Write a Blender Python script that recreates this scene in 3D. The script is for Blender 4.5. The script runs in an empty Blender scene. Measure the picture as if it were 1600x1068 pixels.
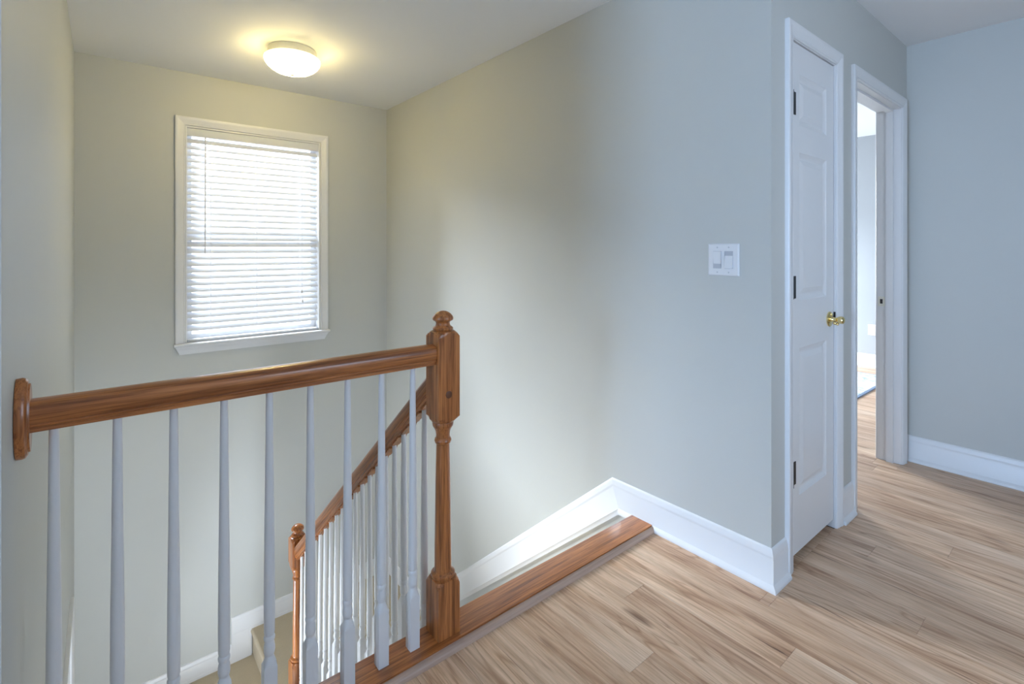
import bpy, math, random
from mathutils import Vector
random.seed(7)
R = math.radians
scene = bpy.context.scene
COL = scene.collection

# ------------------------------------------------------------------ camera
cam_d = bpy.data.cameras.new('camera')
cam = bpy.data.objects.new('camera', cam_d); COL.objects.link(cam)
cam.location = (0, 0, 1.25)
cam.rotation_euler = (R(90), 0, -math.atan2(0.6326, 0.7745))
cam_d.sensor_width = 36; cam_d.sensor_fit = 'HORIZONTAL'
cam_d.lens = 783.8 / 1600 * 36
cam_d.shift_y = -145.5 / 1600
cam_d.clip_start = 0.02
scene.camera = cam

# ------------------------------------------------------------------ world, lights, exposure
w = bpy.data.worlds.new('sky'); scene.world = w; w.use_nodes = True
wb = w.node_tree.nodes['Background']
wb.inputs[0].default_value = (0.80, 0.89, 1.0, 1); wb.inputs[1].default_value = 3.0
scene.view_settings.view_transform = 'Standard'
scene.view_settings.look = 'None'
scene.view_settings.gamma = 1
scene.view_settings.use_curve_mapping = False
scene.view_settings.exposure = 0.56

def area(name, loc, target, sx, sy, power, color):
    d = bpy.data.lights.new(name, 'AREA'); d.shape = 'RECTANGLE'; d.size = sx; d.size_y = sy
    d.energy = power; d.color = color
    o = bpy.data.objects.new(name, d); COL.objects.link(o); o.location = loc
    o.rotation_euler = (Vector(target) - Vector(loc)).to_track_quat('-Z', 'Y').to_euler()
    return o
# daylight outside the windows (stair window, low stair window, hall window, next room) and two added fill lamps
area('daylight_stair_window', (-1.6, 10.5, 6.2), (0.87, 4.05, 1.35), 2.6, 5.4, 4400, (0.78, 0.88, 1.0))
area('daylight_low_window', (-0.75, 2.95, -1.35), (0.6, 2.7, -0.75), 0.6, 0.8, 24, (0.76, 0.86, 1.0))
area('daylight_hall_window', (-5.4, 0.3, 1.4), (0, 0.3, 1.3), 1.4, 1.7, 150, (0.38, 0.62, 1.0))
area('rear_fill_light', (1.6, -2.1, 1.5), (1.7, 0, 1.3), 1.2, 1.3, 15, (0.40, 0.63, 1.0))  # added fill from behind the camera for rail fronts and closet wall
area('daylight_room_window', (5.2, 4.1, 1.6), (5.0, 3.0, 1.2), 1.5, 1.5, 170, (0.76, 0.87, 1.0))
area('lower_hall_fill_light', (0.35, -2.0, -1.7), (0.35, 2.0, -1.2), 0.8, 1.5, 75, (0.80, 0.89, 1.0))  # added fill that lifts the lower stairwell walls; no door stands here

# ------------------------------------------------------------------ mesh helpers
class MB:
    def __init__(s): s.v = []; s.f = []
    def add(s, vs, fs):
        n = len(s.v); s.v += [tuple(p) for p in vs]; s.f += [tuple(i + n for i in q) for q in fs]; return s
    def box(s, x0, x1, y0, y1, z0, z1):
        return s.add([(x, y, z) for x in (x0, x1) for y in (y0, y1) for z in (z0, z1)],
                     [(0, 1, 3, 2), (4, 6, 7, 5), (0, 4, 5, 1), (2, 3, 7, 6), (0, 2, 6, 4), (1, 5, 7, 3)])
    def rows(s, rows, closed=True, caps=True):
        n = len(rows[0]); vs = [p for r in rows for p in r]; fs = []
        for i in range(len(rows) - 1):
            for j in range(n if closed else n - 1):
                k = (j + 1) % n
                fs.append((i * n + j, i * n + k, (i + 1) * n + k, (i + 1) * n + j))
        if caps:
            fs.append(tuple(range(n - 1, -1, -1))); fs.append(tuple((len(rows) - 1) * n + j for j in range(n)))
        return s.add(vs, fs)
    def prism(s, poly, a0, a1, axis):
        def P(a, u, v): return {'x': (a, u, v), 'y': (u, a, v), 'z': (u, v, a)}[axis]
        return s.rows([[P(a0, u, v) for u, v in poly], [P(a1, u, v) for u, v in poly]])
    def lathe(s, prof, n=32, axis='z', c=(0, 0, 0), half=None, caps=True):
        rows = []
        if half:      # support loops just inside the square blocks keep their faces flat
            c45 = half * 1.41; q = []
            for i, (z, r) in enumerate(prof):
                nxt = prof[i + 1] if i + 1 < len(prof) else None; prv = prof[i - 1] if i else None
                if r > c45 and prv and prv[1] < c45: q += [(z, r), (z + 0.0015, r)]
                elif r > c45 and nxt and nxt[1] < c45: q += [(z - 0.0015, r), (z, r)]
                else: q.append((z, r))
            prof = q
        for z, r in prof:
            row = []
            for j in range(n):
                t = 2 * math.pi * (j + 0.0) / n + math.pi / 4
                q = r
                if half: q = min(r, half / max(abs(math.cos(t)), abs(math.sin(t))))
                a, b = q * math.cos(t), q * math.sin(t)
                p = {'z': (a, b, z), 'y': (a, z, b), 'x': (z, a, b)}[axis]
                row.append((p[0] + c[0], p[1] + c[1], p[2] + c[2]))
            rows.append(row)
        return s.rows(rows, caps=caps)
    def tube(s, p0, p1, r, n=8):
        p0, p1 = Vector(p0), Vector(p1); d = (p1 - p0).normalized()
        u = d.orthogonal().normalized(); v = d.cross(u)
        return s.rows([[tuple(p + (u * math.cos(2 * math.pi * j / n) + v * math.sin(2 * math.pi * j / n)) * r) for j in range(n)] for p in (p0, p1)])
    def mesh(s, name, mat, smooth=True, angle=32, center=True, loc=None):
        if loc is None:
            if center:
                xs, ys, zs = zip(*s.v)
                loc = ((min(xs) + max(xs)) / 2, (min(ys) + max(ys)) / 2, min(zs))
            else: loc = (0, 0, 0)
            vs = [(x - loc[0], y - loc[1], z - loc[2]) for x, y, z in s.v]
        else: vs = s.v
        me = bpy.data.meshes.new(name); me.from_pydata(vs, [], s.f)
        import bmesh
        bm = bmesh.new(); bm.from_mesh(me); bmesh.ops.recalc_face_normals(bm, faces=bm.faces); bm.to_mesh(me); bm.free()
        if smooth:
            for p in me.polygons: p.use_smooth = True
            me.set_sharp_from_angle(angle=R(angle))
        me.materials.append(mat)
        return me, loc
    def build(s, name, mat, parent=None, loc=None, **k):
        me, l = s.mesh(name, mat, loc=loc, **k)
        return put(name, me, parent, l)
def wloc(o):
    p = Vector(o.location)
    while o.parent: o = o.parent; p += Vector(o.location)
    return p
def put(name, me, parent=None, loc=(0, 0, 0)):
    o = bpy.data.objects.new(name, me); COL.objects.link(o)
    if parent: o.parent = parent; o.location = Vector(loc) - wloc(parent)
    else: o.location = loc
    return o
def tag(o, label, cat, group=None, kind=None):
    o['label'] = label; o['category'] = cat
    if group: o['group'] = group
    if kind: o['kind'] = kind
    return o
def empty(name, loc, label, cat, group=None, kind=None):
    o = bpy.data.objects.new(name, None); COL.objects.link(o); o.location = loc; o.empty_display_size = 0.1
    return tag(o, label, cat, group, kind)

# ------------------------------------------------------------------ materials
def newmat(name):
    m = bpy.data.materials.new(name); m.use_nodes = True
    nt = m.node_tree; return m, nt, nt.nodes['Principled BSDF']
def node(nt, t, **kw):
    n = nt.nodes.new(t)
    for k, v in kw.items():
        if k.startswith('i_'):
            n.inputs[k[2:].replace('_', ' ')].default_value = v
        else: setattr(n, k, v)
    return n
def ramp(nt, fac, stops):
    r = nt.nodes.new('ShaderNodeValToRGB'); e = r.color_ramp.elements
    while len(e) < len(stops): e.new(0.5)
    for q, (p, c) in zip(e, stops): q.position = p; q.color = c if len(c) == 4 else (*c, 1)
    nt.links.new(fac, r.inputs[0]); return r.outputs[0]
def mixc(nt, fac, a, b, mode='MIX'):
    m = nt.nodes.new('ShaderNodeMix'); m.data_type = 'RGBA'; m.blend_type = mode
    for sock, v in ((m.inputs[0], fac), (m.inputs[6], a), (m.inputs[7], b)):
        if isinstance(v, (int, float)): sock.default_value = v
        elif isinstance(v, tuple): sock.default_value = (*v, 1) if len(v) == 3 else v
        else: nt.links.new(v, sock)
    return m.outputs[2]
def coords(nt, scale, rand=False, rot=(0, 0, 0)):
    tc = node(nt, 'ShaderNodeTexCoord'); mp = node(nt, 'ShaderNodeMapping')
    mp.inputs['Scale'].default_value = scale; mp.inputs['Rotation'].default_value = rot
    nt.links.new(tc.outputs['Object'], mp.inputs['Vector'])
    if rand:
        oi = node(nt, 'ShaderNodeObjectInfo'); m = node(nt, 'ShaderNodeVectorMath', operation='SCALE')
        m.inputs[0].default_value = (37.1, 53.7, 11.3); nt.links.new(oi.outputs['Random'], m.inputs['Scale'])
        nt.links.new(m.outputs[0], mp.inputs['Location'])
    return mp.outputs[0]
def noise(nt, vec, scale=1, detail=4, rough=0.55, dist=0):
    n = node(nt, 'ShaderNodeTexNoise'); n.inputs['Scale'].default_value = scale; n.inputs['Detail'].default_value = detail
    n.inputs['Roughness'].default_value = rough; n.inputs['Distortion'].default_value = dist
    nt.links.new(vec, n.inputs['Vector']); return n.outputs['Fac']
def bump(nt, bs, h, strength, dist=0.002):
    b = node(nt, 'ShaderNodeBump'); b.inputs['Strength'].default_value = strength; b.inputs['Distance'].default_value = dist
    nt.links.new(h, b.inputs['Height']); nt.links.new(b.outputs[0], bs.inputs['Normal'])
def plain(name, col, rough=0.5, metal=0, spec=0.5, var=0.0, bmp=0.0, bscale=250):
    m, nt, bs = newmat(name)
    bs.inputs['Base Color'].default_value = (*col, 1); bs.inputs['Roughness'].default_value = rough
    bs.inputs['Metallic'].default_value = metal; bs.inputs['Specular IOR Level'].default_value = spec
    v = coords(nt, (1, 1, 1))
    n = noise(nt, v, 3, 3)
    c = mixc(nt, n, tuple(x * (1 - var) for x in col), tuple(min(1, x * (1 + var)) for x in col))
    nt.links.new(c, bs.inputs['Base Color'])
    if bmp: bump(nt, bs, noise(nt, v, bscale, 2), bmp, 0.0015)
    return m
M = {}
M['wall'] = plain('wall_paint', (0.555, 0.562, 0.535), 0.55, spec=0.3, var=0.012, bmp=0.10, bscale=160)
M['wall2'] = plain('pale_wall_paint', (0.37, 0.385, 0.40), 0.6, spec=0.3, var=0.01, bmp=0.08, bscale=160)
M['ceiling'] = plain('ceiling_paint', (0.86, 0.86, 0.86), 0.8, spec=0.2, var=0.01, bmp=0.12, bscale=120)
M['trim'] = plain('white_trim_paint', (0.76, 0.76, 0.765), 0.32, var=0.012, bmp=0.03, bscale=60)
M['trim_grey'] = plain('grey_white_paint', (0.60, 0.61, 0.60), 0.5, var=0.14, bmp=0.05, bscale=40)  # greyer, more mottled white for the board below the skirt
M['bal'] = plain('baluster_paint', (0.74, 0.74, 0.75), 0.35, var=0.02, bmp=0.03, bscale=60)
M['black'] = plain('black_hinge_metal', (0.006, 0.006, 0.008), 0.45, var=0.1)
M['brass'] = plain('polished_brass', (0.86, 0.70, 0.34), 0.16, metal=1, var=0.05)
M['steel'] = plain('worn_nickel', (0.72, 0.70, 0.64), 0.3, metal=1, var=0.06)
M['plastic'] = plain('white_plastic', (0.77, 0.77, 0.78), 0.28, var=0.005)
M['screw'] = plain('painted_screw', (0.55, 0.56, 0.58), 0.35, var=0.05)
M['recess_shade'] = plain('switch_recess_shade', (0.50, 0.51, 0.54), 0.4, var=0.01)  # white plastic greyed: shade around the rockers painted in for depth
M['plug'] = plain('dark_oak_end_grain', (0.13, 0.045, 0.018), 0.4, var=0.25)
M['dark'] = plain('dark_gap', (0.03, 0.025, 0.02), 0.9, var=0.1)
M['cream_metal'] = plain('cream_painted_metal', (0.78, 0.76, 0.66), 0.35, var=0.01)
M['cord'] = plain('white_cord', (0.80, 0.81, 0.84), 0.7, var=0.02)

def oak(name, axis, dark=1.0):
    m, nt, bs = newmat(name)
    A = lambda l, c: {'x': (l, c, c), 'y': (c, l, c), 'z': (c, c, l)}[axis]
    v = coords(nt, A(1.2, 22), True); v2 = coords(nt, A(7, 330), True); v3 = coords(nt, A(2.2, 75), True)
    n1 = noise(nt, v, 1.0, 5, 0.6, 1.6)
    c1 = ramp(nt, n1, [(0.28, (0.36, 0.118, 0.032)), (0.50, (0.46, 0.165, 0.047)), (0.72, (0.56, 0.220, 0.068))])
    n3 = noise(nt, v3, 1.0, 4, 0.6, 0.8)
    c1 = mixc(nt, 0.8, c1, ramp(nt, n3, [(0.38, (0.46, 0.38, 0.33)), (0.53, (1, 1, 1))]), 'MULTIPLY')
    n2 = noise(nt, v2, 1.0, 2, 0.6)
    c = mixc(nt, 0.7, c1, ramp(nt, n2, [(0.38, (0.50, 0.42, 0.38)), (0.50, (1, 1, 1))]), 'MULTIPLY')
    nt.links.new(c, bs.inputs['Base Color']); bs.inputs['Roughness'].default_value = 0.28
    bs.inputs['Coat Weight'].default_value = 0.15; bs.inputs['Coat Roughness'].default_value = 0.12
    bump(nt, bs, n2, 0.10, 0.001)
    return m
M['oak_x'] = oak('oak_grain_x', 'x'); M['oak_y'] = oak('oak_grain_y', 'y'); M['oak_z'] = oak('oak_grain_z', 'z')

def plank_mat():
    m, nt, bs = newmat('vinyl_oak_plank')
    va = coords(nt, (13, 1.1, 1), True); vb = coords(nt, (150, 6.0, 1), True); vc = coords(nt, (30, 1.0, 1), True); vd = coords(nt, (7.0, 2.0, 1), True); ve = coords(nt, (8.3, 0.75, 1), True)
    n1 = noise(nt, va, 1.0, 6, 0.62, 1.0)
    c = ramp(nt, n1, [(0.28, (0.36, 0.20, 0.12)), (0.42, (0.57, 0.375, 0.24)), (0.55, (0.70, 0.505, 0.35)), (0.72, (0.80, 0.625, 0.465))])
    # cathedral growth rings
    nr = noise(nt, ve, 0.9, 2, 0.5, 0.35)
    fr = node(nt, 'ShaderNodeMath', operation='MULTIPLY'); fr.inputs[1].default_value = 17.0; nt.links.new(nr, fr.inputs[0])
    ff = node(nt, 'ShaderNodeMath', operation='FRACT'); nt.links.new(fr.outputs[0], ff.inputs[0])
    rings = ramp(nt, ff.outputs[0], [(0.0, (0.60, 0.50, 0.43)), (0.16, (0.95, 0.93, 0.92)), (0.80, (1.03, 1.02, 1.02)), (1.0, (0.66, 0.56, 0.49))])
    mask = ramp(nt, noise(nt, vd, 0.45, 2), [(0.40, (0, 0, 0)), (0.54, (1, 1, 1))])
    c = mixc(nt, mask, c, mixc(nt, 0.8, c, rings, 'MULTIPLY'))
    fine = ramp(nt, noise(nt, vb, 1.0, 4, 0.65), [(0.34, (0.74, 0.69, 0.64)), (0.58, (1.06, 1.05, 1.04))])
    c = mixc(nt, 0.8, c, fine, 'MULTIPLY')
    crack = ramp(nt, noise(nt, vc, 1.0, 5, 0.6, 1.4), [(0.310, (0.20, 0.12, 0.09)), (0.355, (1, 1, 1))])
    c = mixc(nt, 0.85, c, crack, 'MULTIPLY')
    vo = node(nt, 'ShaderNodeTexVoronoi'); vo.inputs['Scale'].default_value = 0.9; nt.links.new(vd, vo.inputs['Vector'])
    knot = ramp(nt, vo.outputs['Distance'], [(0.04, (0.26, 0.16, 0.11)), (0.13, (1, 1, 1))])
    c = mixc(nt, 0.8, c, knot, 'MULTIPLY')
    oi = node(nt, 'ShaderNodeObjectInfo')
    tone = ramp(nt, oi.outputs['Random'], [(0.0, (0.90, 0.87, 0.85)), (0.35, (1.0, 0.97, 0.95)), (0.65, (0.95, 0.95, 0.97)), (1.0, (1.04, 1.00, 0.97))])
    c = mixc(nt, 1.0, c, tone, 'MULTIPLY')
    nt.links.new(c, bs.inputs['Base Color']); bs.inputs['Roughness'].default_value = 0.42
    bump(nt, bs, noise(nt, vb, 1.2, 3), 0.08, 0.001)
    return m
M['plank'] = plank_mat()
def reducer_mat():
    m, nt, bs = newmat('taupe_edge_trim')
    v = coords(nt, (1, 40, 40)); n = noise(nt, v, 2, 4)
    c = ramp(nt, n, [(0.3, (0.36, 0.235, 0.175)), (0.7, (0.56, 0.40, 0.31))])
    nt.links.new(c, bs.inputs['Base Color']); bs.inputs['Roughness'].default_value = 0.4
    return m
M['reducer'] = reducer_mat()
def carpet_mat():
    m, nt, bs = newmat('beige_carpet')
    v = coords(nt, (1, 1, 1)); n = noise(nt, v, 320, 3, 0.7); n2 = noise(nt, v, 9, 3)
    c = mixc(nt, n, (0.44, 0.36, 0.25), (0.74, 0.64, 0.48)); c = mixc(nt, 0.25, c, mixc(nt, n2, (0.46, 0.38, 0.27), (0.72, 0.62, 0.47)))
    nt.links.new(c, bs.inputs['Base Color']); bs.inputs['Roughness'].default_value = 0.95; bs.inputs['Specular IOR Level'].default_value = 0.1
    bump(nt, bs, n, 0.6, 0.004)
    return m
M['carpet'] = carpet_mat()
def rug_mat():
    m, nt, bs = newmat('pale_blue_rug')
    v = coords(nt, (1, 1, 1)); n = noise(nt, v, 7, 6, 0.75, 1.5)
    c = ramp(nt, n, [(0.36, (0.30, 0.38, 0.45)), (0.48, (0.62, 0.66, 0.66)), (0.62, (0.74, 0.74, 0.68))])
    nt.links.new(c, bs.inputs['Base Color']); bs.inputs['Roughness'].default_value = 0.95
    bump(nt, bs, noise(nt, v, 200, 2), 0.5, 0.003); return m
M['rug'] = rug_mat(); M['rug_edge'] = plain('blue_grey_rug_binding', (0.20, 0.26, 0.36), 0.9, var=0.1)
def slat_mat():
    m, nt, bs = newmat('blind_slat_vinyl')
    bs.inputs['Base Color'].default_value = (0.86, 0.87, 0.88, 1); bs.inputs['Roughness'].default_value = 0.6; bs.inputs['Specular IOR Level'].default_value = 0.25
    tr = node(nt, 'ShaderNodeBsdfTranslucent'); tr.inputs[0].default_value = (0.86, 0.89, 0.95, 1)
    mx = node(nt, 'ShaderNodeMixShader'); mx.inputs[0].default_value = 0.10
    v = coords(nt, (1, 1, 1)); n = noise(nt, v, 5, 2); nt.links.new(mixc(nt, n, (0.76, 0.77, 0.79), (0.79, 0.80, 0.82)), bs.inputs['Base Color'])
    nt.links.new(bs.outputs[0], mx.inputs[1]); nt.links.new(tr.outputs[0], mx.inputs[2])
    nt.links.new(mx.outputs[0], nt.nodes['Material Output'].inputs[0]); return m
M['slat'] = slat_mat()
def glass_mat():
    m, nt, bs = newmat('window_glass')
    t = node(nt, 'ShaderNodeBsdfTransparent'); g = node(nt, 'ShaderNodeBsdfGlossy'); g.inputs['Roughness'].default_value = 0.02
    fr = node(nt, 'ShaderNodeFresnel'); fr.inputs[0].default_value = 1.25
    mx = node(nt, 'ShaderNodeMixShader'); nt.links.new(fr.outputs[0], mx.inputs[0])
    nt.links.new(t.outputs[0], mx.inputs[1]); nt.links.new(g.outputs[0], mx.inputs[2])
    nt.links.new(mx.outputs[0], nt.nodes['Material Output'].inputs[0]); return m
M['glass'] = glass_mat()
def bowl_mat():
    m, nt, bs = newmat('ribbed_glass')
    t = node(nt, 'ShaderNodeBsdfTransparent'); tl = node(nt, 'ShaderNodeBsdfTranslucent')
    v = coords(nt, (1, 1, 1)); n = noise(nt, v, 6, 2)
    nt.links.new(mixc(nt, n, (0.93, 0.94, 0.90), (0.97, 0.97, 0.94)), tl.inputs[0])
    g = node(nt, 'ShaderNodeBsdfGlossy'); g.inputs['Roughness'].default_value = 0.08
    m1 = node(nt, 'ShaderNodeMixShader'); m1.inputs[0].default_value = 0.62
    nt.links.new(t.outputs[0], m1.inputs[1]); nt.links.new(tl.outputs[0], m1.inputs[2])
    fr = node(nt, 'ShaderNodeFresnel'); fr.inputs[0].default_value = 1.45
    m2 = node(nt, 'ShaderNodeMixShader'); nt.links.new(fr.outputs[0], m2.inputs[0])
    nt.links.new(m1.outputs[0], m2.inputs[1]); nt.links.new(g.outputs[0], m2.inputs[2])
    nt.links.new(m2.outputs[0], nt.nodes['Material Output'].inputs[0])
    return m
def bulb_mat():
    m, nt, bs = newmat('lit_bulb')
    bs.inputs['Emission Color'].default_value = (1.0, 0.79, 0.34, 1); bs.inputs['Emission Strength'].default_value = 215
    v = coords(nt, (1, 1, 1)); nt.links.new(mixc(nt, noise(nt, v, 4, 2), (0.9, 0.9, 0.85), (0.95, 0.95, 0.9)), bs.inputs['Base Color'])
    return m
M['bulb'] = bulb_mat()
M['bowl'] = bowl_mat()

# ------------------------------------------------------------------ key dimensions (metres, camera above x=0,y=0)
H = 2.45                      # ceiling
XL, XR, XF = -0.133, 1.905, 3.70   # left stair wall, right stair wall, hall end wall
YW, YC, YE = 4.05, 0.825, 1.21     # window wall, closet wall, end of left wall
RISE, RUN, Y0 = 0.19, 0.225, 1.42  # stairs
LZ, LZ2 = -8 * RISE, -9 * RISE     # landings
YLAND = Y0 + 7 * RUN               # 2.995
ZB = -3.2
TH = 0.115
XW, YS = -5.0, -1.6                # hall west and south walls
X2, Y2 = 6.30, 3.60                # next room

def wall(name, bm, label, mat='wall'):
    return tag(bm.build(name, M[mat], smooth=False), label, 'wall', kind='structure')
def holed(b, axis, a0, a1, u0, u1, z0, z1, holes):
    """wall slab with rectangular openings: axis 'y' spans x, axis 'x' spans y"""
    def bx(p0, p1, q0, q1):
        if p1 - p0 < 1e-6 or q1 - q0 < 1e-6: return
        if axis == 'y': b.box(p0, p1, a0, a1, q0, q1)
        else: b.box(a0, a1, p0, p1, q0, q1)
    u = u0
    for h0, h1, k0, k1 in sorted(holes):
        bx(u, h0, z0, z1); bx(h0, h1, z0, k0); bx(h0, h1, k1, z1); u = h1
    bx(u, u1, z0, z1); return b

LWY0, LWY1, LWZ0, LWZ1 = 2.40, 3.53, -1.56, -0.68       # low window in the left wall, above the lower landing
WX0, WX1, WZ0, WZ1 = 0.440, 1.338, 0.600, 2.088     # stair window opening
wall('wall_back', holed(MB(), 'y', YW, YW + TH, XL - TH, XR + TH, ZB, H, [(WX0, WX1, WZ0, WZ1)]), 'sage grey painted wall holding the stair window')
wall('wall_left', holed(MB(), 'x', XL - TH, XL, YS, YW, ZB, -0.002, [(LWY0, LWY1, LWZ0, LWZ1)]).prism([(XL, YE), (XL, YW), (XL - TH, YW), (XL - TH, YE + TH), (XW, YE + TH), (XW, YE)], 0, H, 'z'), 'pale grey wall along the left side of the stairwell')
wall('wall_right', MB().box(XR, XR + TH, YC, YW, ZB, H), 'long sage grey wall on the right side of the stairs, carrying the light switch')
CX0, CX1, CZ1 = 2.068, 2.552, 2.082                 # closet rough opening
DX0, DX1, DZ1 = 2.795, 3.610, 2.082                 # doorway rough opening
b = holed(MB(), 'y', YC, YC + TH, XR + TH, XF + TH, 0, H, [(CX0, CX1, 0, CZ1), (DX0, DX1, 0, DZ1)])
wall('wall_closet', b, 'blue grey hall wall with the narrow closet door and the open doorway')
wall('wall_far', MB().box(XF, XF + TH, YS, YC, 0, H), 'light blue grey wall at the right end of the hall')
wall('wall_south', holed(MB(), 'y', YS - TH, YS, XW, XF + TH, 0, H, [(1.0, 2.2, 0.8, 2.1)]), 'hall wall behind the viewer with a window opening added for fill light')  # unseen opening added to let the rear fill in
wall('wall_west', holed(MB(), 'x', XW - TH, XW, YS - TH, YE + TH, 0, H, [(-0.45, 1.05, 0.4, 2.2)]), 'hall wall with a window at the left end of the hall')
b = MB().box(X2, X2 + TH, YC, Y2, 0, H).box(XF + TH, X2, YC, YC + TH, 0, H).box(2.66, 2.72, YC + TH, Y2, 0, H)
holed(b, 'y', Y2, Y2 + TH, 2.66, X2 + TH, 0, H, [(4.4, 6.0, 0.7, 2.1)])
wall('wall_bedroom', b, 'pale walls of the bright room seen through the open doorway', 'wall2')
wall('wall_closet_inner', MB().box(XR + TH, 2.66, 1.5, 1.55, 0, H), 'back wall inside the closet behind its door')
b = MB().prism([(Y0, -0.30), (YLAND, -0.30 - 7 * RISE), (YLAND, ZB), (YS, ZB), (YS, -0.16), (Y0, -0.16)], 0.825, 0.880, 'x')
wall('wall_stair', b, 'painted wall under the upper flight of stairs')
wall('wall_lower', holed(MB(), 'y', YS - TH, YS, XL, 0.825, ZB, -0.17, [(-0.05, 0.75, -2.5, -0.9)]).box(0.88, XR, YLAND - 0.05, YLAND, ZB, LZ - 0.15), 'end wall of the lower stair hall')  # opening in the end wall added to let the lower fill through
tag(MB().box(XW - TH, X2 + TH, YS - TH, YW + TH, H, H + 0.1).build('ceiling', M['ceiling'], smooth=False), 'flat white painted ceiling over stairs and hall', 'ceiling', kind='structure')

# ------------------------------------------------------------------ floor with planks
fl = empty('floor', (1.5, 0, 0), 'wood-look plank floor of the upstairs hall', 'floor', kind='structure')
b = MB()
b.box(XW, XL, YS, YE, -0.16, -0.009).box(XL, XR, YS, Y0 - 0.005, -0.16, -0.009).box(XR, XF, YS, YC, -0.16, -0.009)
b.box(XR + TH, X2, YC, Y2, -0.16, -0.009)
b.build('subfloor', M['dark'], fl, smooth=False)
PW, G, CH = 0.12, 0.0002, 0.0006
def plank_mesh(wd, ln):
    hx, hy = wd / 2 - G, ln / 2 - G
    mb = MB().rows([[(-hx, -hy, -0.009), (hx, -hy, -0.009), (hx, hy, -0.009), (-hx, hy, -0.009)],
                    [(-hx, -hy, -CH), (hx, -hy, -CH), (hx, hy, -CH), (-hx, hy, -CH)],
                    [(-hx + CH, -hy + CH, 0), (hx - CH, -hy + CH, 0), (hx - CH, hy - CH, 0), (-hx + CH, hy - CH, 0)]])
    return mb.mesh('plank', M['plank'], smooth=False, loc=(0, 0, 0))[0]
_pm = {}
def plank(x0, x1, y0, y1):
    if x1 - x0 < 0.008 or y1 - y0 < 0.01: return
    key = (round(x1 - x0, 4), round(y1 - y0, 4))
    if key not in _pm: _pm[key] = plank_mesh(*key)
    put('plank', _pm[key], fl, ((x0 + x1) / 2, (y0 + y1) / 2, 0))
LP = 1.22
def row(x0, x1, ya, yb, ph):
    y = ya - ph
    while y < yb:
        plank(x0, x1, max(y, ya), min(y + LP, yb)); y += LP
phase = {0: 0.926, 7: 0.43, 10: 0.665}     # a plank joint seen at this y in some rows
k0 = math.floor((XW - 1.205) / PW)
for k in range(k0, math.ceil((XF - 1.205) / PW)):
    x0, x1 = max(1.205 + k * PW, XW), min(1.205 + (k + 1) * PW, XF)
    ph = (YS - phase[k]) % LP if k in phase else random.uniform(0, LP)
    if x1 <= XL: yb = YE
    elif x0 < XL: plank(XL, x1, YE, 1.316); yb = YE
    elif x1 <= XR: yb = 1.316
    elif x0 < XR: plank(x0, XR, YC, 1.316); yb = YC
    elif x0 >= 2.815 and x1 <= 3.585: yb = Y2
    else: yb = YC
    row(x0, x1, YS, yb, ph)
for k in range(math.floor((2.72 - 1.205) / PW), math.ceil((X2 - 1.205) / PW)):
    x0, x1 = max(1.205 + k * PW, 2.72), min(1.205 + (k + 1) * PW, X2)
    ya = YC + TH
    if x0 >= 2.815 and x1 <= 3.585: continue
    xa, xb = max(x0, 2.815), min(x1, 3.59)
    if xb > xa: plank(xa, xb, YC, ya)
    row(x0, x1, ya, Y2, random.uniform(0, LP))
plank(CX0 + 0.018, CX1 - 0.018, YC, 1.45)
tag(MB().box(XL, 0.825, YS, YLAND, ZB - 0.1, ZB).build('floor_lower', M['carpet'], smooth=False), 'carpeted floor at the foot of the lower stairs', 'floor', kind='structure')

# oak nosing and vinyl edge strip at the top of the stairs
ZN = 0.024
prof = [(1.332, 0.0), (1.332, ZN), (1.440, ZN), (1.446, 0.021), (1.449, 0.015), (1.449, 0.008), (1.446, 0.002), (1.440, -0.002), (1.421, -0.002), (1.4205, -0.0085), (1.415, -0.0085), (1.415, 0)]
tag(MB().prism(prof, XL + 0.001, XR - 0.014, 'x').build('trim_1', M['oak_x'], angle=50), 'varnished oak nosing board along the top edge of the stairwell', 'nosing', kind='structure')
prof = [(1.312, 0.0), (1.3125, 0.007), (1.316, 0.014), (1.322, 0.0185), (1.329, 0.020), (1.3318, 0.019), (1.3318, 0.0)]
tag(MB().prism(prof, XL + 0.001, XR - 0.016, 'x').build('trim_2', M['reducer'], angle=50), 'taupe rounded edge strip between plank floor and oak nosing', 'edge strip', kind='structure')
tag(MB().box(XL, XR, Y0 - 0.10, Y0, -0.42, -0.009).build('trim_3', M['trim'], smooth=False), 'white fascia below the oak nosing facing the stairwell', 'fascia', kind='structure')

# ------------------------------------------------------------------ baseboards
BP = [(0, 0), (0.026, 0), (0.027, 0.006), (0.023, 0.015), (0.0145, 0.022), (0.0130, 0.024), (0.0130, 0.112), (0.0115, 0.116), (0.0120, 0.120), (0.0115, 0.128), (0.0080, 0.136), (0.0075, 0.142), (0.0045, 0.148), (0, 0.150)]
def sweep(name, rows, label, mat='trim', split=None, parent=None):
    return MB().rows(rows).build(name, M[mat], parent, angle=40)
bb = empty('baseboard_right', (XR, 1.2, 0), 'white baseboard along the foot of the right wall, wrapping the hall corner', 'baseboard', kind='structure')
ct, st = math.cos(math.atan2(RISE, RUN)), math.sin(math.atan2(RISE, RUN))
YB = 1.512
def skirt_bend(o, u):   # mitre with the sloped skirt
    s = -u * (1 - ct) / st
    return (XR - o, YB + st * u + s * ct, u)
MB().rows([[skirt_bend(o, u) for o, u in BP], [(XR - o, YC - o, u) for o, u in BP]]).build('board', M['trim'], bb, angle=40)
MB().rows([[(XR - o, YC - o, u) for o, u in BP], [(2.020, YC - o, u) for o, u in BP]]).build('board', M['trim'], bb, angle=40)
SB = [(o if u > 0.02 else 0.013, u) for o, u in BP]; SB[0] = (0, 0)
LB = (0 - LZ) / (RISE / RUN)
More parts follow.
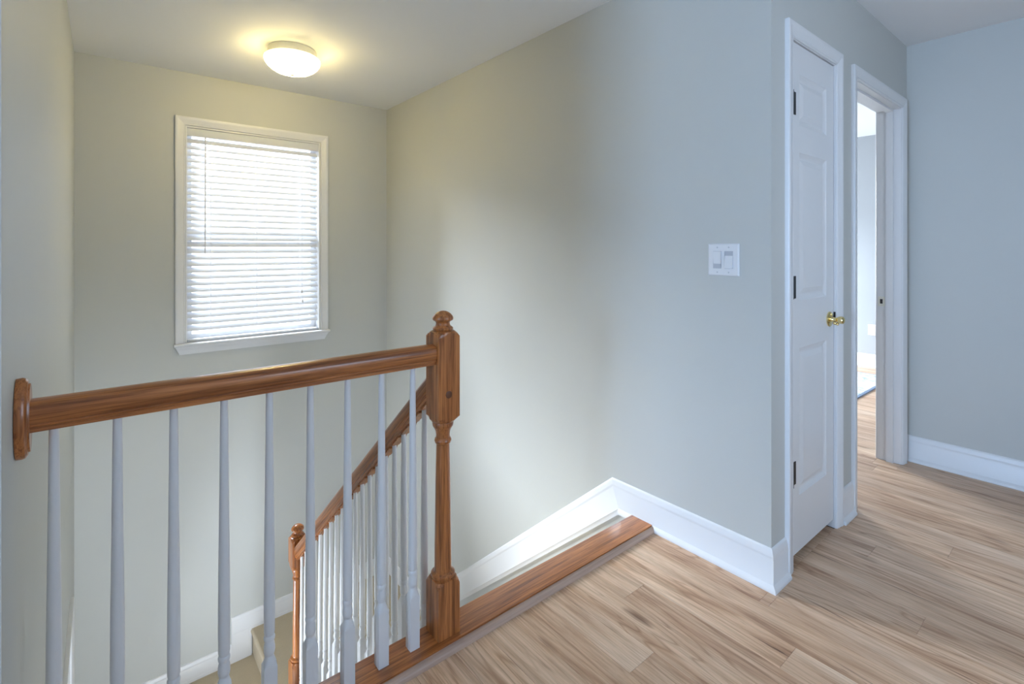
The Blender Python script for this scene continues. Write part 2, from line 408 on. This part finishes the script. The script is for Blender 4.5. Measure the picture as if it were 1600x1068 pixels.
sk = empty('baseboard_stairs', (XR, 2.9, LZ), 'white sloped skirt board following the stairs down the right wall', 'baseboard', kind='structure')
HB = 0.133 / 0.150
def low_bend(o, u):
    u2 = u * HB; s = -(u - u2) * 0
    # intersection of sloped line (offset u) with horizontal (offset u2)
    t = (u * ct - u2) / st
    return (XR - o, YB + LB + st * u + t * ct, LZ + u2)
MB().rows([[skirt_bend(o, u) for o, u in SB], [low_bend(o, u) for o, u in SB]]).build('board', M['trim'], sk, angle=40)
MB().rows([[low_bend(o, u) for o, u in SB], [(XR - o, YW - o, LZ + u * HB) for o, u in SB]]).build('board', M['trim'], sk, angle=40)
MB().rows([[(XR - o, YW - o, LZ + u * HB) for o, u in SB], [(0.716, YW - o, LZ + u * HB) for o, u in SB]]).build('board', M['trim'], sk, angle=40)
MB().rows([[(0.845, YW - o, z) for o, z in ((0, LZ), (0.013, LZ), (0.013, LZ2), (0, LZ2))], [(0.716, YW - o, z) for o, z in ((0, LZ), (0.013, LZ), (0.013, LZ2), (0, LZ2))]]).build('board', M['trim'], sk, angle=40)
MB().rows([[(0.716, YW - o, LZ2 + u * HB) for o, u in SB], [(XL + o, YW - o, LZ2 + u * HB) for o, u in SB]]).build('board', M['trim'], sk, angle=40)
MB().rows([[(XL + o, YW - o, LZ2 + u * HB) for o, u in SB], [(XL + o, YLAND, LZ2 + u * HB) for o, u in SB]]).build('board', M['trim'], sk, angle=40)
poly = [(Y0 + 0.001, -0.003), (YB, 0.0), (YB + LB, LZ), (YB + LB, LZ - 0.05), (YLAND, LZ - 0.05), (Y0 + 0.001, -0.28)]
MB().prism(poly, XR - 0.006, XR, 'x').build('stringer_board', M['trim_grey'], sk, smooth=False)
bf = empty('baseboard_far', (XF, -0.3, 0), 'white baseboard along the far right hall wall', 'baseboard', kind='structure')
MB().rows([[(XF - o, YC - 0.004, u) for o, u in BP], [(XF - o, YS, u) for o, u in BP]]).build('board', M['trim'], bf, angle=40)
bc = MB().rows([[(2.601, YC - o, u) for o, u in BP], [(2.749, YC - o, u) for o, u in BP]]).build('baseboard_closet', M['trim'], angle=40)
tag(bc, 'short white baseboard between the closet door and the doorway', 'baseboard', kind='structure')
bc = MB().rows([[(X2 - o, YC + TH, u * 0.9) for o, u in BP], [(X2 - o, Y2, u * 0.9) for o, u in BP]]).build('baseboard_bedroom', M['trim'], angle=40)
tag(bc, 'white baseboard on the back wall of the room through the doorway', 'baseboard', kind='structure')
bc = MB().rows([[(XW, YE - o, u) for o, u in BP], [(XL, YE - o, u) for o, u in BP]]).build('baseboard_left', M['trim'], angle=40)
tag(bc, 'white baseboard at the end of the left wall', 'baseboard', kind='structure')

# ------------------------------------------------------------------ casings
CP = [(0, 0), (0, 0.007), (0.004, 0.010), (0.010, 0.0085), (0.014, 0.0115), (0.034, 0.0135), (0.040, 0.0165), (0.050, 0.0175), (0.056, 0.016), (0.057, 0.013), (0.057, 0)]
def casing(parent, x0, x1, zb, zt, yf, sgn=-1, wid=1.0, name=('side_casing', 'head_casing', 'side_casing'), mat='trim'):
    path = [[(x0 - a * wid, yf + sgn * t, z) for a, t in CP for z in (zb,)], [(x0 - a * wid, yf + sgn * t, zt + a * wid) for a, t in CP],
            [(x1 + a * wid, yf + sgn * t, zt + a * wid) for a, t in CP], [(x1 + a * wid, yf + sgn * t, zb) for a, t in CP]]
    for i in range(3): MB().rows([path[i], path[i + 1]]).build(name[i], M[mat], parent, angle=35)

tr = empty('trim_4', (2.31, YC, 0), 'white casing around the narrow closet door', 'door casing', kind='structure')
casing(tr, 2.077, 2.543, 0.0, 2.072, YC)
MB().box(CX0, 2.080, YC - 0.001, YC + TH, 0, 2.07).build('side_jamb', M['trim'], tr, smooth=False)
MB().box(2.540, CX1, YC - 0.001, YC + TH, 0, 2.07).build('side_jamb', M['trim'], tr, smooth=False)
MB().box(CX0, CX1, YC - 0.001, YC + TH, 2.069, CZ1).build('head_jamb', M['trim'], tr, smooth=False)
MB().box(2.080, 2.092, YC + 0.043, YC + 0.075, 0, 2.069).box(2.528, 2.540, YC + 0.043, YC + 0.075, 0, 2.069).box(2.092, 2.528, YC + 0.043, YC + 0.075, 2.057, 2.069).build('door_stop', M['trim'], tr, smooth=False)

d2 = empty('trim_5', (3.2, YC, 0), 'white casing and jamb of the open doorway beside the far wall', 'door casing', kind='structure')
casing(d2, 2.807, 3.588, 0.0, 2.066, YC)
casing(d2, 2.807, 3.588, 0.0, 2.066, YC + TH, 1)
MB().box(DX0, 2.812, YC - 0.001, YC + TH + 0.001, 0, 2.062).build('side_jamb', M['trim'], d2, smooth=False)
jr = MB().box(3.583, DX1, YC - 0.001, YC + TH + 0.001, 0, 2.062).build('side_jamb', M['trim'], d2, smooth=False)
MB().box(DX0, DX1, YC - 0.001, YC + TH + 0.001, 2.062, DZ1).build('head_jamb', M['trim'], d2, smooth=False)
MB().box(2.812, 2.824, YC + 0.035, YC + 0.070, 0, 2.062).build('door_stop', M['trim'], d2, smooth=False)
MB().box(3.571, 3.583, YC + 0.035, YC + 0.070, 0, 2.062).build('door_stop', M['trim'], d2, smooth=False)
MB().box(2.824, 3.571, YC + 0.035, YC + 0.070, 2.050, 2.062).build('door_stop', M['trim'], d2, smooth=False)
sp = MB().box(3.5815, 3.583, 0.902, 0.936, 0.910, 0.967).build('strike_plate', M['cream_metal'], jr, smooth=False)
MB().box(3.5811, 3.5815, 0.913, 0.926, 0.925, 0.952).build('latch_hole', M['black'], jr, smooth=False)
MB().lathe([(3.5815, 0.004), (3.5810, 0.004), (3.5806, 0.002)], 10, 'x', (0, 0.919, 0.960)).build('screw', M['steel'], jr)
MB().lathe([(3.5815, 0.004), (3.5810, 0.004), (3.5806, 0.002)], 10, 'x', (0, 0.919, 0.917)).build('screw', M['steel'], jr)
# caulk lines at the feet of the casings
# ------------------------------------------------------------------ closet door
dr = empty('door_1', (2.31, 0.83, 0.04), 'narrow white three-panel closet door with brass knob and black hinges', 'door', kind='structure')
YD = 0.830; DXa, DXb, DZa, DZb = 2.083, 2.537, 0.040, 2.066
PX0, PX1 = 2.165, 2.455
PZ = [(1.745, 1.950), (1.043, 1.637), (0.262, 0.852)]
b = MB().box(DXa, PX0, YD, YD + 0.035, DZa, DZb).box(PX1, DXb, YD, YD + 0.035, DZa, DZb)
zz = [DZb] + [q for p in PZ for q in (p[1], p[0])] + [DZa]
for i in range(0, len(zz), 2): b.box(PX0, PX1, YD, YD + 0.035, zz[i + 1], zz[i])
b.build('slab', M['trim'], dr, smooth=False)
def rect(x0, x1, z0, z1, y): return [(x0, y, z0), (x1, y, z0), (x1, y, z1), (x0, y, z1)]
for z0, z1 in PZ:
    steps = [(0, 0), (0.006, 0.004), (0.016, 0.0085), (0.020, 0.0095), (0.026, 0.0095), (0.046, 0.0025), (0.048, 0.002)]
    MB().rows([rect(PX0 + i, PX1 - i, z0 + i, z1 - i, YD + q) for i, q in steps], caps=False).add(rect(PX0 + .048, PX1 - .048, z0 + .048, z1 - .048, YD + .002), [(0, 1, 2, 3)]).build('panel', M['trim'], dr, smooth=False)
for zc in (1.825, 1.098, 0.364):
    h = MB().lathe([(zc - 0.0445, 0.0060), (zc + 0.0445, 0.0060)], 12, 'z', (2.0815, 0.8225, 0)).build('hinge', M['black'], dr)
    MB().box(2.0815, 2.129, 0.8275, 0.8300, zc - 0.0445, zc + 0.0445).build('hinge_leaf', M['black'], h, smooth=False)
KX, KZ = 2.487, 0.940
kn = MB().lathe([(0.830, 0.033), (0.826, 0.033), (0.8235, 0.030), (0.822, 0.022), (0.820, 0.012), (0.812, 0.0095), (0.801, 0.0095), (0.797, 0.012), (0.790, 0.0155), (0.782, 0.0165), (0.775, 0.015), (0.771, 0.010), (0.770, 0.004)], 28, 'y', (KX, 0, KZ)).build('door_knob', M['brass'], dr)
for dx, dz, yy in ((0.004, -0.019, 0.799), (-0.006, -0.016, 0.806), (0.0, 0.0215, 0.8215)):
    pr = [(yy + 0.0065 * math.cos(t), 0.0065 * math.sin(t) + 1e-4) for t in [math.pi * i / 8 for i in range(9)]]
    MB().lathe(pr, 12, 'y', (KX + dx, 0, KZ + dz)).build('knob_bead', M['brass'], kn)
MB().box(2.5375, 2.5400, 0.822, 0.846, KZ - 0.028, KZ + 0.028).build('latch_plate', M['black'], dr, smooth=False)

# ------------------------------------------------------------------ stair window
w1 = empty('window_1', (0.889, YW, 0.55), 'white framed stair window with stool and apron', 'window', kind='structure')
CPW = 1.0
casing(w1, WX0 - 0.004, WX1 + 0.004, WZ0 + 0.008, WZ1 + 0.004, YW, name=('side_casing', 'head_casing', 'side_casing'))
MB().box(WX0, WX0 + 0.008, YW, YW + 0.075, WZ0 + 0.008, WZ1).build('side_jamb', M['trim'], w1, smooth=False)
MB().box(WX1 - 0.008, WX1, YW, YW + 0.075, WZ0 + 0.008, WZ1).build('side_jamb', M['trim'], w1, smooth=False)
MB().box(WX0 + 0.008, WX1 - 0.008, YW, YW + 0.075, WZ1 - 0.008, WZ1).build('head_jamb', M['trim'], w1, smooth=False)
XA, XB = WX0 - 0.070, WX1 + 0.070
pf = [(YW + 0.075, WZ0 - 0.012), (YW + 0.075, WZ0 + 0.008), (YW - 0.030, WZ0 + 0.008), (YW - 0.036, WZ0 + 0.004), (YW - 0.037, WZ0 - 0.004), (YW - 0.033, WZ0 - 0.010), (YW - 0.028, WZ0 - 0.012)]
MB().prism(pf, WX0, WX1, 'x').prism([(max(-9, min(y, YW)), z) for y, z in pf], XA, WX0, 'x').prism([(min(y, YW), z) for y, z in pf], WX1, XB, 'x').build('stool', M['trim'], w1, angle=40)
ap = lambda z, i, o: [(XA + 0.008 + i, YW - o, z), (XB - 0.008 - i, YW - o, z), (XB - 0.008 - i, YW, z), (XA + 0.008 + i, YW, z)]
MB().rows([ap(WZ0 - 0.012, 0, 0.024), ap(WZ0 - 0.020, 0.003, 0.022), ap(WZ0 - 0.040, 0.014, 0.013), ap(WZ0 - 0.058, 0.022, 0.008), ap(WZ0 - 0.068, 0.026, 0.005)]).build('apron', M['trim'], w1, smooth=False)
ZM = 1.345
for z0, z1, yy in ((WZ0 + 0.008, ZM + 0.02, YW + 0.082), (ZM - 0.02, WZ1, YW + 0.098)):
    s = MB().box(WX0, WX0 + 0.045, yy, yy + 0.016, z0, z1).box(WX1 - 0.045, WX1, yy, yy + 0.016, z0, z1).box(WX0 + 0.045, WX1 - 0.045, yy, yy + 0.016, z0, z0 + 0.045).box(WX0 + 0.045, WX1 - 0.045, yy, yy + 0.016, z1 - 0.045, z1).build('sash', M['trim'], w1, smooth=False)
    MB().box(WX0 + 0.045, WX1 - 0.045, yy + 0.006, yy + 0.009, z0 + 0.045, z1 - 0.045).build('pane', M['glass'], s, smooth=False)
# blind
BX0, BX1, BY = WX0 + 0.012, WX1 - 0.012, YW + 0.035
bl = empty('window_blind', (0.889, BY, WZ0 + 0.02), 'white horizontal slat blind lowered inside the stair window', 'blind')
MB().prism([(YW + 0.006, 2.024), (YW + 0.006, 2.075), (YW + 0.010, 2.079), (YW + 0.014, 2.079), (YW + 0.014, 2.024)], BX0 - 0.003, BX1 + 0.003, 'x').build('valance', M['slat'], bl, smooth=False)
MB().box(BX0, BX1, YW + 0.016, YW + 0.066, 2.026, 2.078).build('head_rail', M['plastic'], bl, smooth=False)
NS, PT, TL = 30, 0.0446, R(43)
sm = None
row_pts = []
for j in range(5):
    u = -0.025 + 0.0125 * j; c = 0.0022 * (1 - (u / 0.025) ** 2)
    row_pts.append((u, c))
prof = [(u, c + 0.0013) for u, c in row_pts] + [(u, c - 0.0013) for u, c in reversed(row_pts)]
# room edge down: u=-0.025 is the room side
pts = [(u * math.cos(TL) - c * math.sin(TL), u * math.sin(TL) + c * math.cos(TL)) for u, c in prof]
sm = MB().prism(pts, -(BX1 - BX0) / 2, (BX1 - BX0) / 2, 'x').mesh('slat', M['slat'], angle=45, loc=(0, 0, 0))[0]
for i in range(NS):
    put('slat', sm, bl, (0.889, BY, 1.995 - PT * i))
zl = 1.995 - PT * (NS - 1)
MB().prism([(BY - 0.025, WZ0 + 0.012), (BY - 0.025, WZ0 + 0.024), (BY - 0.022, WZ0 + 0.027), (BY + 0.022, WZ0 + 0.027), (BY + 0.025, WZ0 + 0.024), (BY + 0.025, WZ0 + 0.012)], BX0, BX1, 'x').build('bottom_rail', M['slat'], bl, smooth=False)
for x in (0.590, 0.885, 1.180):
    b = MB()
    for dy in (-0.0175, 0.0175):
        b.tube((x, BY + dy, 2.03), (x, BY + dy, WZ0 + 0.02), 0.0011, 6)
    b.build('ladder_cord', M['cord'], bl)
wd = MB().tube((0.556, YW + 0.003, 2.03), (0.553, YW - 0.004, 1.215), 0.0042, 8).build('tilt_wand', M['plastic'], bl)
for x, z in ((1.200, 0.93), (1.206, 0.86)):
    c = MB().tube((x, YW + 0.004, 2.03), (x, YW + 0.001, z), 0.0010, 6).build('lift_cord', M['cord'], bl)
    MB().lathe([(z + 0.002, 0.002), (z - 0.004, 0.005), (z - 0.024, 0.007), (z - 0.027, 0.005)], 10, 'z', (x, YW + 0.001, 0)).build('cord_tassel', M['plastic'], c)

# hall and bedroom windows that let the daylight in (outside the picture; the rear one is added for fill)
def simple_window(name, label, axis, a, u0, u1, z0, z1):
    w_ = empty(name, (a, (u0 + u1) / 2, z0) if axis == 'x' else ((u0 + u1) / 2, a, z0), label, 'window', kind='structure')
    def bx(b, p0, p1, q0, q1, d0=0.0, d1=0.05):
        return b.box(a + d0, a + d1, p0, p1, q0, q1) if axis == 'x' else b.box(p0, p1, a + d0, a + d1, q0, q1)
    b = MB(); t = 0.05
    bx(b, u0, u0 + t, z0, z1); bx(b, u1 - t, u1, z0, z1); bx(b, u0 + t, u1 - t, z0, z0 + t); bx(b, u0 + t, u1 - t, z1 - t, z1)
    bx(b, u0 + t, u1 - t, (z0 + z1) / 2 - 0.02, (z0 + z1) / 2 + 0.02)
    b.build('window_frame', M['trim'], w_, smooth=False)
    bx(MB(), u0 + t, u1 - t, z0 + t, z1 - t, 0.02, 0.023).build('pane', M['glass'], w_, smooth=False)
    return w_
w5 = simple_window('window_4', 'white cased low window in the left wall above the lower landing', 'x', XL - 0.09, LWY0, LWY1, LWZ0, LWZ1)
CPA = [(a, t) for a, t in CP]
pth = [[(XL + t, LWY0 - a, LWZ0 - a) for a, t in CPA], [(XL + t, LWY0 - a, LWZ1 + a) for a, t in CPA], [(XL + t, LWY1 + a, LWZ1 + a) for a, t in CPA], [(XL + t, LWY1 + a, LWZ0 - a) for a, t in CPA]]
for i in range(4): MB().rows([pth[i], pth[(i + 1) % 4]]).build('casing', M['trim'], w5, angle=35)
simple_window('window_2', 'white framed window at the left end of the hall', 'x', XW - 0.08, -0.45, 1.05, 0.4, 2.2)
simple_window('rear_fill_window', 'unseen white framed window added behind the viewer for fill light', 'y', YS - 0.08, 1.0, 2.2, 0.8, 2.1)
simple_window('window_3', 'white framed window of the room through the doorway', 'y', Y2 + 0.05, 4.4, 6.0, 0.7, 2.1)

# ------------------------------------------------------------------ guard balustrade
YR = 1.391
NXc, NYc, NH = 0.849, 1.391, 0.039
gb = empty('landing_balustrade', (0.36, YR, ZN), 'oak handrail on white balusters guarding the stairwell, ending in a newel', 'balustrade')
RPH = [(0.0215, 0), (0.0215, 0.0085), (0.0255, 0.0105), (0.0265, 0.0145), (0.0255, 0.0165), (0.0290, 0.0195), (0.0308, 0.024), (0.0310, 0.044), (0.0295, 0.0505), (0.0250, 0.0560), (0.0180, 0.0595), (0.0090, 0.0615)]
RP = RPH + [(0.0, 0.0620)] + [(-a, b_) for a, b_ in reversed(RPH)]
ZRAIL = 0.886
hr = MB().prism([(YR + y, ZRAIL + z) for y, z in RP], XL + 0.022, NXc - NH + 0.001, 'x').build('handrail', M['oak_x'], gb, angle=30)
def oval(x, ry, rz, n=40, cz=0.912): return [(x, YR + ry * math.cos(2 * math.pi * j / n), cz + rz * math.sin(2 * math.pi * j / n)) for j in range(n)]
MB().rows([oval(XL + 0.001, .044, .080), oval(XL + 0.010, .045, .081), oval(XL + 0.015, .043, .079), oval(XL + 0.0185, .038, .074), oval(XL + 0.0186, .034, .069), oval(XL + 0.022, .033, .068)]).build('rosette', M['oak_z'], hr, angle=30)
# balusters
def bal_mesh(top, slope=False):
    pr = [(0, 0.03), (0.150, 0.03), (0.160, 0.0225), (0.168, 0.0165), (0.176, 0.0128), (0.182, 0.0112), (0.184, 0.0102), (0.187, 0.0102), (0.189, 0.0118), (0.198, 0.0136), (0.208, 0.0134), (0.216, 0.0120), (0.222, 0.0104), (0.224, 0.0104), (0.226, 0.0128), (0.232, 0.0136), (0.236, 0.0122), (0.238, 0.0110), (0.240, 0.0118), (0.246, 0.0128), (0.30, 0.0132), (0.42, 0.0126), (0.62, 0.0104), (0.80, 0.0088), (top, 0.0080)]
    pr = [p for p in pr if p[0] <= top]
    return MB().lathe(pr, 32, 'z', half=0.0157).mesh('baluster', M['bal'], angle=28, loc=(0, 0, 0))[0]
gm = bal_mesh(ZRAIL - ZN)
for i in range(9):
    put('baluster', gm, gb, (0.741 - 0.1022 * i, YR, ZN))
# newel
npost = MB().lathe([(ZN, 0.06), (0.182, 0.06), (0.192, 0.050), (0.200, 0.043), (0.2015, 0.036), (0.204, 0.036), (0.208, 0.0385), (0.214, 0.038), (0.219, 0.0335), (0.2215, 0.0285), (0.226, 0.0285),
     (0.235, 0.0270), (0.30, 0.0265), (0.42, 0.0250), (0.55, 0.0230), (0.622, 0.0212), (0.626, 0.0215), (0.630, 0.0255), (0.637, 0.0275), (0.643, 0.0255), (0.647, 0.0225), (0.655, 0.0220), (0.668, 0.0240), (0.678, 0.0290), (0.684, 0.0330), (0.692, 0.0340), (0.697, 0.0330),
     (0.699, 0.036), (0.706, 0.043), (0.716, 0.06), (0.972, 0.06), (0.980, 0.047), (0.986, 0.039), (0.9885, 0.034), (0.9886, 0.028)], 48, 'z', (NXc, NYc, 0), half=NH).build('newel_post', M['oak_z'], gb, angle=28)
def finial(c, z, parent, k=1.0):
    pr = [(0, 0.030), (0.003, 0.0325), (0.008, 0.033), (0.0115, 0.0305), (0.014, 0.0255), (0.019, 0.0228), (0.025, 0.0226), (0.029, 0.0245), (0.0315, 0.0295), (0.034, 0.0328), (0.0375, 0.0338), (0.042, 0.0332), (0.047, 0.0308), (0.053, 0.0255), (0.058, 0.0185), (0.0615, 0.0105), (0.063, 0.001)]
    return MB().lathe([(z + a * k, r * k) for a, r in pr], 32, 'z', c).build('finial', M['oak_z'], parent, angle=40)
finial((NXc, NYc, 0), 0.9885, npost)
MB().lathe([(NYc - NH + 0.001, 0.0115), (NYc - NH - 0.0012, 0.0115), (NYc - NH - 0.0016, 0.010)], 24, 'y', (NXc - 0.002, 0, 0.790)).build('wood_plug', M['plug'], npost)

# ------------------------------------------------------------------ stairs
sc_ = empty('staircase', (1.38, 2.2, LZ), 'beige carpeted stairs descending to a landing beneath the window', 'staircase')
SX0, SX1 = 0.886, XR - 0.0065
def tread_prof(yb, yn, z, r=0.018, t=0.036):
    c = (yn - r, z - r)
    arc = [(c[0] + r * math.cos(a), c[1] + r * math.sin(a)) for a in [math.pi / 2 - math.pi * i / 8 for i in range(9)]]
    return [(yb, z)] + arc + [(yb, z - t)]
tm = MB().prism(tread_prof(0, RUN + 0.022, 0), SX0, SX1, 'x').mesh('tread', M['carpet'], angle=50, loc=(0, 0, 0))[0]
rm = MB().box(SX0, SX1, -0.012, 0, -RISE, -0.036).mesh('riser', M['carpet'], smooth=False, loc=(0, 0, 0))[0]
em = MB().prism(tread_prof(0, RUN + 0.022, 0, 0.012, 0.024), 0.790, SX0 - 0.0005, 'x').mesh('tread_end', M['trim'], angle=50, loc=(0, 0, 0))[0]
for k in range(1, 8):
    put('tread', tm, sc_, (0, Y0 + RUN * (k - 1), -RISE * k))
    put('tread_end', em, sc_, (0, Y0 + RUN * (k - 1), -RISE * k))
    put('riser', rm, sc_, (0, Y0 + RUN * k, -RISE * k))
put('riser', rm, sc_, (0, Y0 + 0.0125, 0))
poly = []
for k in range(1, 8):
    poly += [(Y0 + RUN * (k - 1), -RISE * k - 0.024), (Y0 + RUN * k, -RISE * k - 0.024)]
poly += [(YLAND, LZ - 0.02), (YLAND, LZ - 0.30), (Y0, -0.42)]
MB().prism(poly, 0.802, 0.824, 'x').build('stringer', M['trim'], sc_, smooth=False)
# landing slabs
r_ = 0.018
lp = [(XR - 0.001, LZ), (0.838 + r_, LZ)] + [(0.838 + r_ - r_ * math.sin(a), LZ - r_ + r_ * math.cos(a)) for a in [math.pi * i / 8 for i in range(9)]] + [(0.853, LZ - 0.036), (0.853, LZ2 + 0.001), (XR - 0.001, LZ2 + 0.001)]
MB().prism(lp, YLAND, YW - 0.001, 'y').build('landing', M['carpet'], sc_, angle=50)
MB().box(XL + 0.001, 0.853, YLAND, YW - 0.001, LZ2 - 0.19, LZ2).build('landing', M['carpet'], sc_, smooth=False)
lm = MB().box(XL + 0.001, 0.824, -RUN, 0, -0.19, 0).mesh('lower_tread', M['carpet'], smooth=False, loc=(0, 0, 0))[0]
for k in range(1, 7): put('lower_tread', lm, sc_, (0, YLAND - RUN * (k - 1), LZ2 - RISE * k))

sb = empty('stair_balustrade', (NXc, 2.2, LZ), 'sloping oak rail on white balusters following the stairs to the landing', 'balustrade')
ZR0 = 0.672; SL = RISE / RUN
def zrail(y): return ZR0 - SL * (y - 1.552)
ang = math.atan(SL)
LNY = 2.940
ya, yb = NYc + NH - 0.002, LNY - NH + 0.002
rows = []
for y in (ya, yb):
    rows.append([(NXc + a, y, zrail(y) + b_ / math.cos(ang)) for a, b_ in RP])
rs = MB().rows(rows)
# local frame along the rail so that the grain follows it
L_ = math.hypot(yb - ya, zrail(yb) - zrail(ya))
loc0 = Vector((NXc, ya, zrail(ya)))
from mathutils import Matrix
rot = Matrix.Rotation(-ang, 4, 'X')
inv = rot.inverted()
vs = [inv @ (Vector(p) - loc0) for p in rs.v]
mb = MB(); mb.add([tuple(v) for v in vs], rs.f)
me, _ = mb.mesh('handrail', M['oak_y'], angle=30, loc=(0, 0, 0))
ro = put('handrail', me, sb, loc0); ro.rotation_euler = (-ang, 0, 0)
bal = {}
ys = []
for k in range(1, 8):
    for j in range(3):
        y = Y0 + RUN * (k - 1) + 0.092 + 0.075 * j
        if y > LNY - 0.05: continue
        if j not in bal: bal[j] = bal_mesh(zrail(y) - (-RISE * k) + 0.004)
        put('baluster', bal[j], sb, (NXc, y, -RISE * k)); ys.append(y)
e = [ya] + ys + [yb]
fb = None
for a, c in zip(e, e[1:]):
    a2, c2 = (a + 0.009, c - 0.009)
    if c2 - a2 < 0.01: continue
    q = [(a2, zrail(a2)), (c2, zrail(c2)), (c2, zrail(c2) - 0.008), (a2, zrail(a2) - 0.008)]
    MB().prism(q, NXc - 0.016, NXc + 0.016, 'x').build('fillet', M['oak_y'], sb, smooth=False)
T = -0.360
def nz(z): return z
ln = MB().lathe([(LZ + 0.0005, 0.06), (-1.062, 0.06), (-1.052, 0.050), (-1.044, 0.043), (-1.0425, 0.036), (-1.038, 0.0385), (-1.030, 0.038), (-1.025, 0.0335), (-1.0225, 0.0285), (-1.016, 0.0275), (-0.90, 0.0265), (-0.62, 0.0235), (-0.598, 0.0235), (-0.594, 0.027), (-0.588, 0.028), (-0.583, 0.026), (-0.580, 0.0235), (-0.560, 0.026), (-0.545, 0.030), (-0.535, 0.030),
     (-0.533, 0.036), (-0.520, 0.043), (-0.505, 0.06), (-0.372, 0.06), (-0.364, 0.047), (-0.358, 0.039), (-0.3555, 0.034), (-0.3554, 0.028)], 48, 'z', (NXc, LNY, 0), half=NH).build('newel_post', M['oak_z'], sb, angle=28)
finial((NXc, LNY, 0), -0.3555, ln)

# ------------------------------------------------------------------ ceiling light
LCX, LCY = 0.890, 3.185
cl = empty('ceiling_light', (LCX, LCY, H), 'lit flush ceiling light with ribbed glass bowl above the stair window', 'ceiling light')
MB().lathe([(H - 0.0005, 0.132), (H - 0.006, 0.136), (H - 0.036, 0.138), (H - 0.042, 0.140), (H - 0.046, 0.138)], 64, 'z', (LCX, LCY, 0)).build('canopy', M['cream_metal'], cl, angle=40)
N = 192; rows = []
for z, r in [(0, 0.140), (-0.004, 0.149), (-0.010, 0.153), (-0.018, 0.154), (-0.034, 0.150), (-0.052, 0.139), (-0.070, 0.120), (-0.086, 0.093), (-0.097, 0.062), (-0.103, 0.034), (-0.105, 0.012)]:
    amp = 0.0036 if -0.09 < z < -0.008 else 0.0
    rows.append([(LCX + (r + amp * math.cos(48 * 2 * math.pi * j / N)) * math.cos(2 * math.pi * j / N), LCY + (r + amp * math.cos(48 * 2 * math.pi * j / N)) * math.sin(2 * math.pi * j / N), H - 0.046 + z) for j in range(N)])
MB().rows(rows, caps=False).build('glass_bowl', M['bowl'], cl, angle=60)
MB().lathe([(H - 0.153, 0.0125), (H - 0.156, 0.009), (H - 0.158, 0.001)], 16, 'z', (LCX, LCY, 0)).build('bowl_nut', M['cream_metal'], cl)
for s_ in (-1, 1):
    pr = [(-0.046 * math.cos(t), 0.030 * math.sin(t) + 1e-4) for t in [math.pi * i / 12 for i in range(13)]]
    MB().lathe([(LCX + s_ * 0.062 + a, r) for a, r in pr], 20, 'x', (0, LCY, H - 0.082)).build('bulb', M['bulb'], cl)

# ------------------------------------------------------------------ light switch, outlet, rug
SY0, SY1, SZ0, SZ1 = 0.944, 1.071, 1.143, 1.270
sw = empty('light_switch', (XR, (SY0 + SY1) / 2, SZ0), 'white double rocker light switch on the right stair wall', 'light switch')
def yz(x, i): return [(x, SY0 + i, SZ0 + i), (x, SY1 - i, SZ0 + i), (x, SY1 - i, SZ1 - i), (x, SY0 + i, SZ1 - i)]
MB().rows([yz(XR, 0), yz(XR - 0.003, 0), yz(XR - 0.0065, 0.005)]).build('plate', M['plastic'], sw, smooth=False)
for i, yc in enumerate((SY1 - 0.040, SY0 + 0.040)):
    zc = (SZ0 + SZ1) / 2; s = 1 if i == 0 else -1
    MB().box(XR - 0.0068, XR - 0.006, yc - 0.0175, yc + 0.0175, zc - 0.0345, zc + 0.0345).build('rocker_recess_shade', M['recess_shade'], sw, smooth=False)
    xs = lambda z: XR - 0.0085 - 0.0035 * s * (z - zc) / 0.033
    b = MB().rows([[(XR - 0.0067, yc + d, zc + q) for d, q in ((-0.016, -0.033), (0.016, -0.033), (0.016, 0.033), (-0.016, 0.033))], [(xs(zc + q), yc + d, zc + q) for d, q in ((-0.016, -0.033), (0.016, -0.033), (0.016, 0.033), (-0.016, 0.033))]])
    b.build('rocker', M['plastic'], sw, smooth=False)
    for dz in (0.049, -0.049):
        MB().lathe([(XR - 0.0062, 0.0032), (XR - 0.0072, 0.0032), (XR - 0.0078, 0.0016)], 10, 'x', (0, yc, zc + dz)).build('screw', M['screw'], sw)
ol = empty('wall_outlet', (X2, 1.70, 0.335), 'small white outlet plate on the wall beyond the doorway', 'outlet')
MB().rows([[(X2, y, z) for y, z in ((1.665, .335), (1.735, .335), (1.735, .450), (1.665, .450))], [(X2 - .006, y, z) for y, z in ((1.668, .338), (1.732, .338), (1.732, .447), (1.668, .447))]]).build('plate', M['plastic'], ol, smooth=False)
for zc in (0.372, 0.413):
    MB().lathe([(X2 - .006, .016), (X2 - .008, .016), (X2 - .0085, .014)], 20, 'x', (0, 1.70, zc)).build('socket', M['plastic'], ol)
rg = empty('area_rug', (5.0, 2.4, 0), 'pale blue grey patterned rug on the floor beyond the doorway', 'rug')
MB().box(4.02, 5.88, 1.435, 3.38, 0.0005, 0.013).build('pile', M['rug'], rg, smooth=False)
MB().box(4.0, 5.9, 1.415, 1.435, 0.0005, 0.012).box(4.0, 5.9, 3.38, 3.40, 0.0005, 0.012).box(4.0, 4.02, 1.435, 3.38, 0.0005, 0.012).box(5.88, 5.9, 1.435, 3.38, 0.0005, 0.012).build('binding', M['rug_edge'], rg, smooth=False)
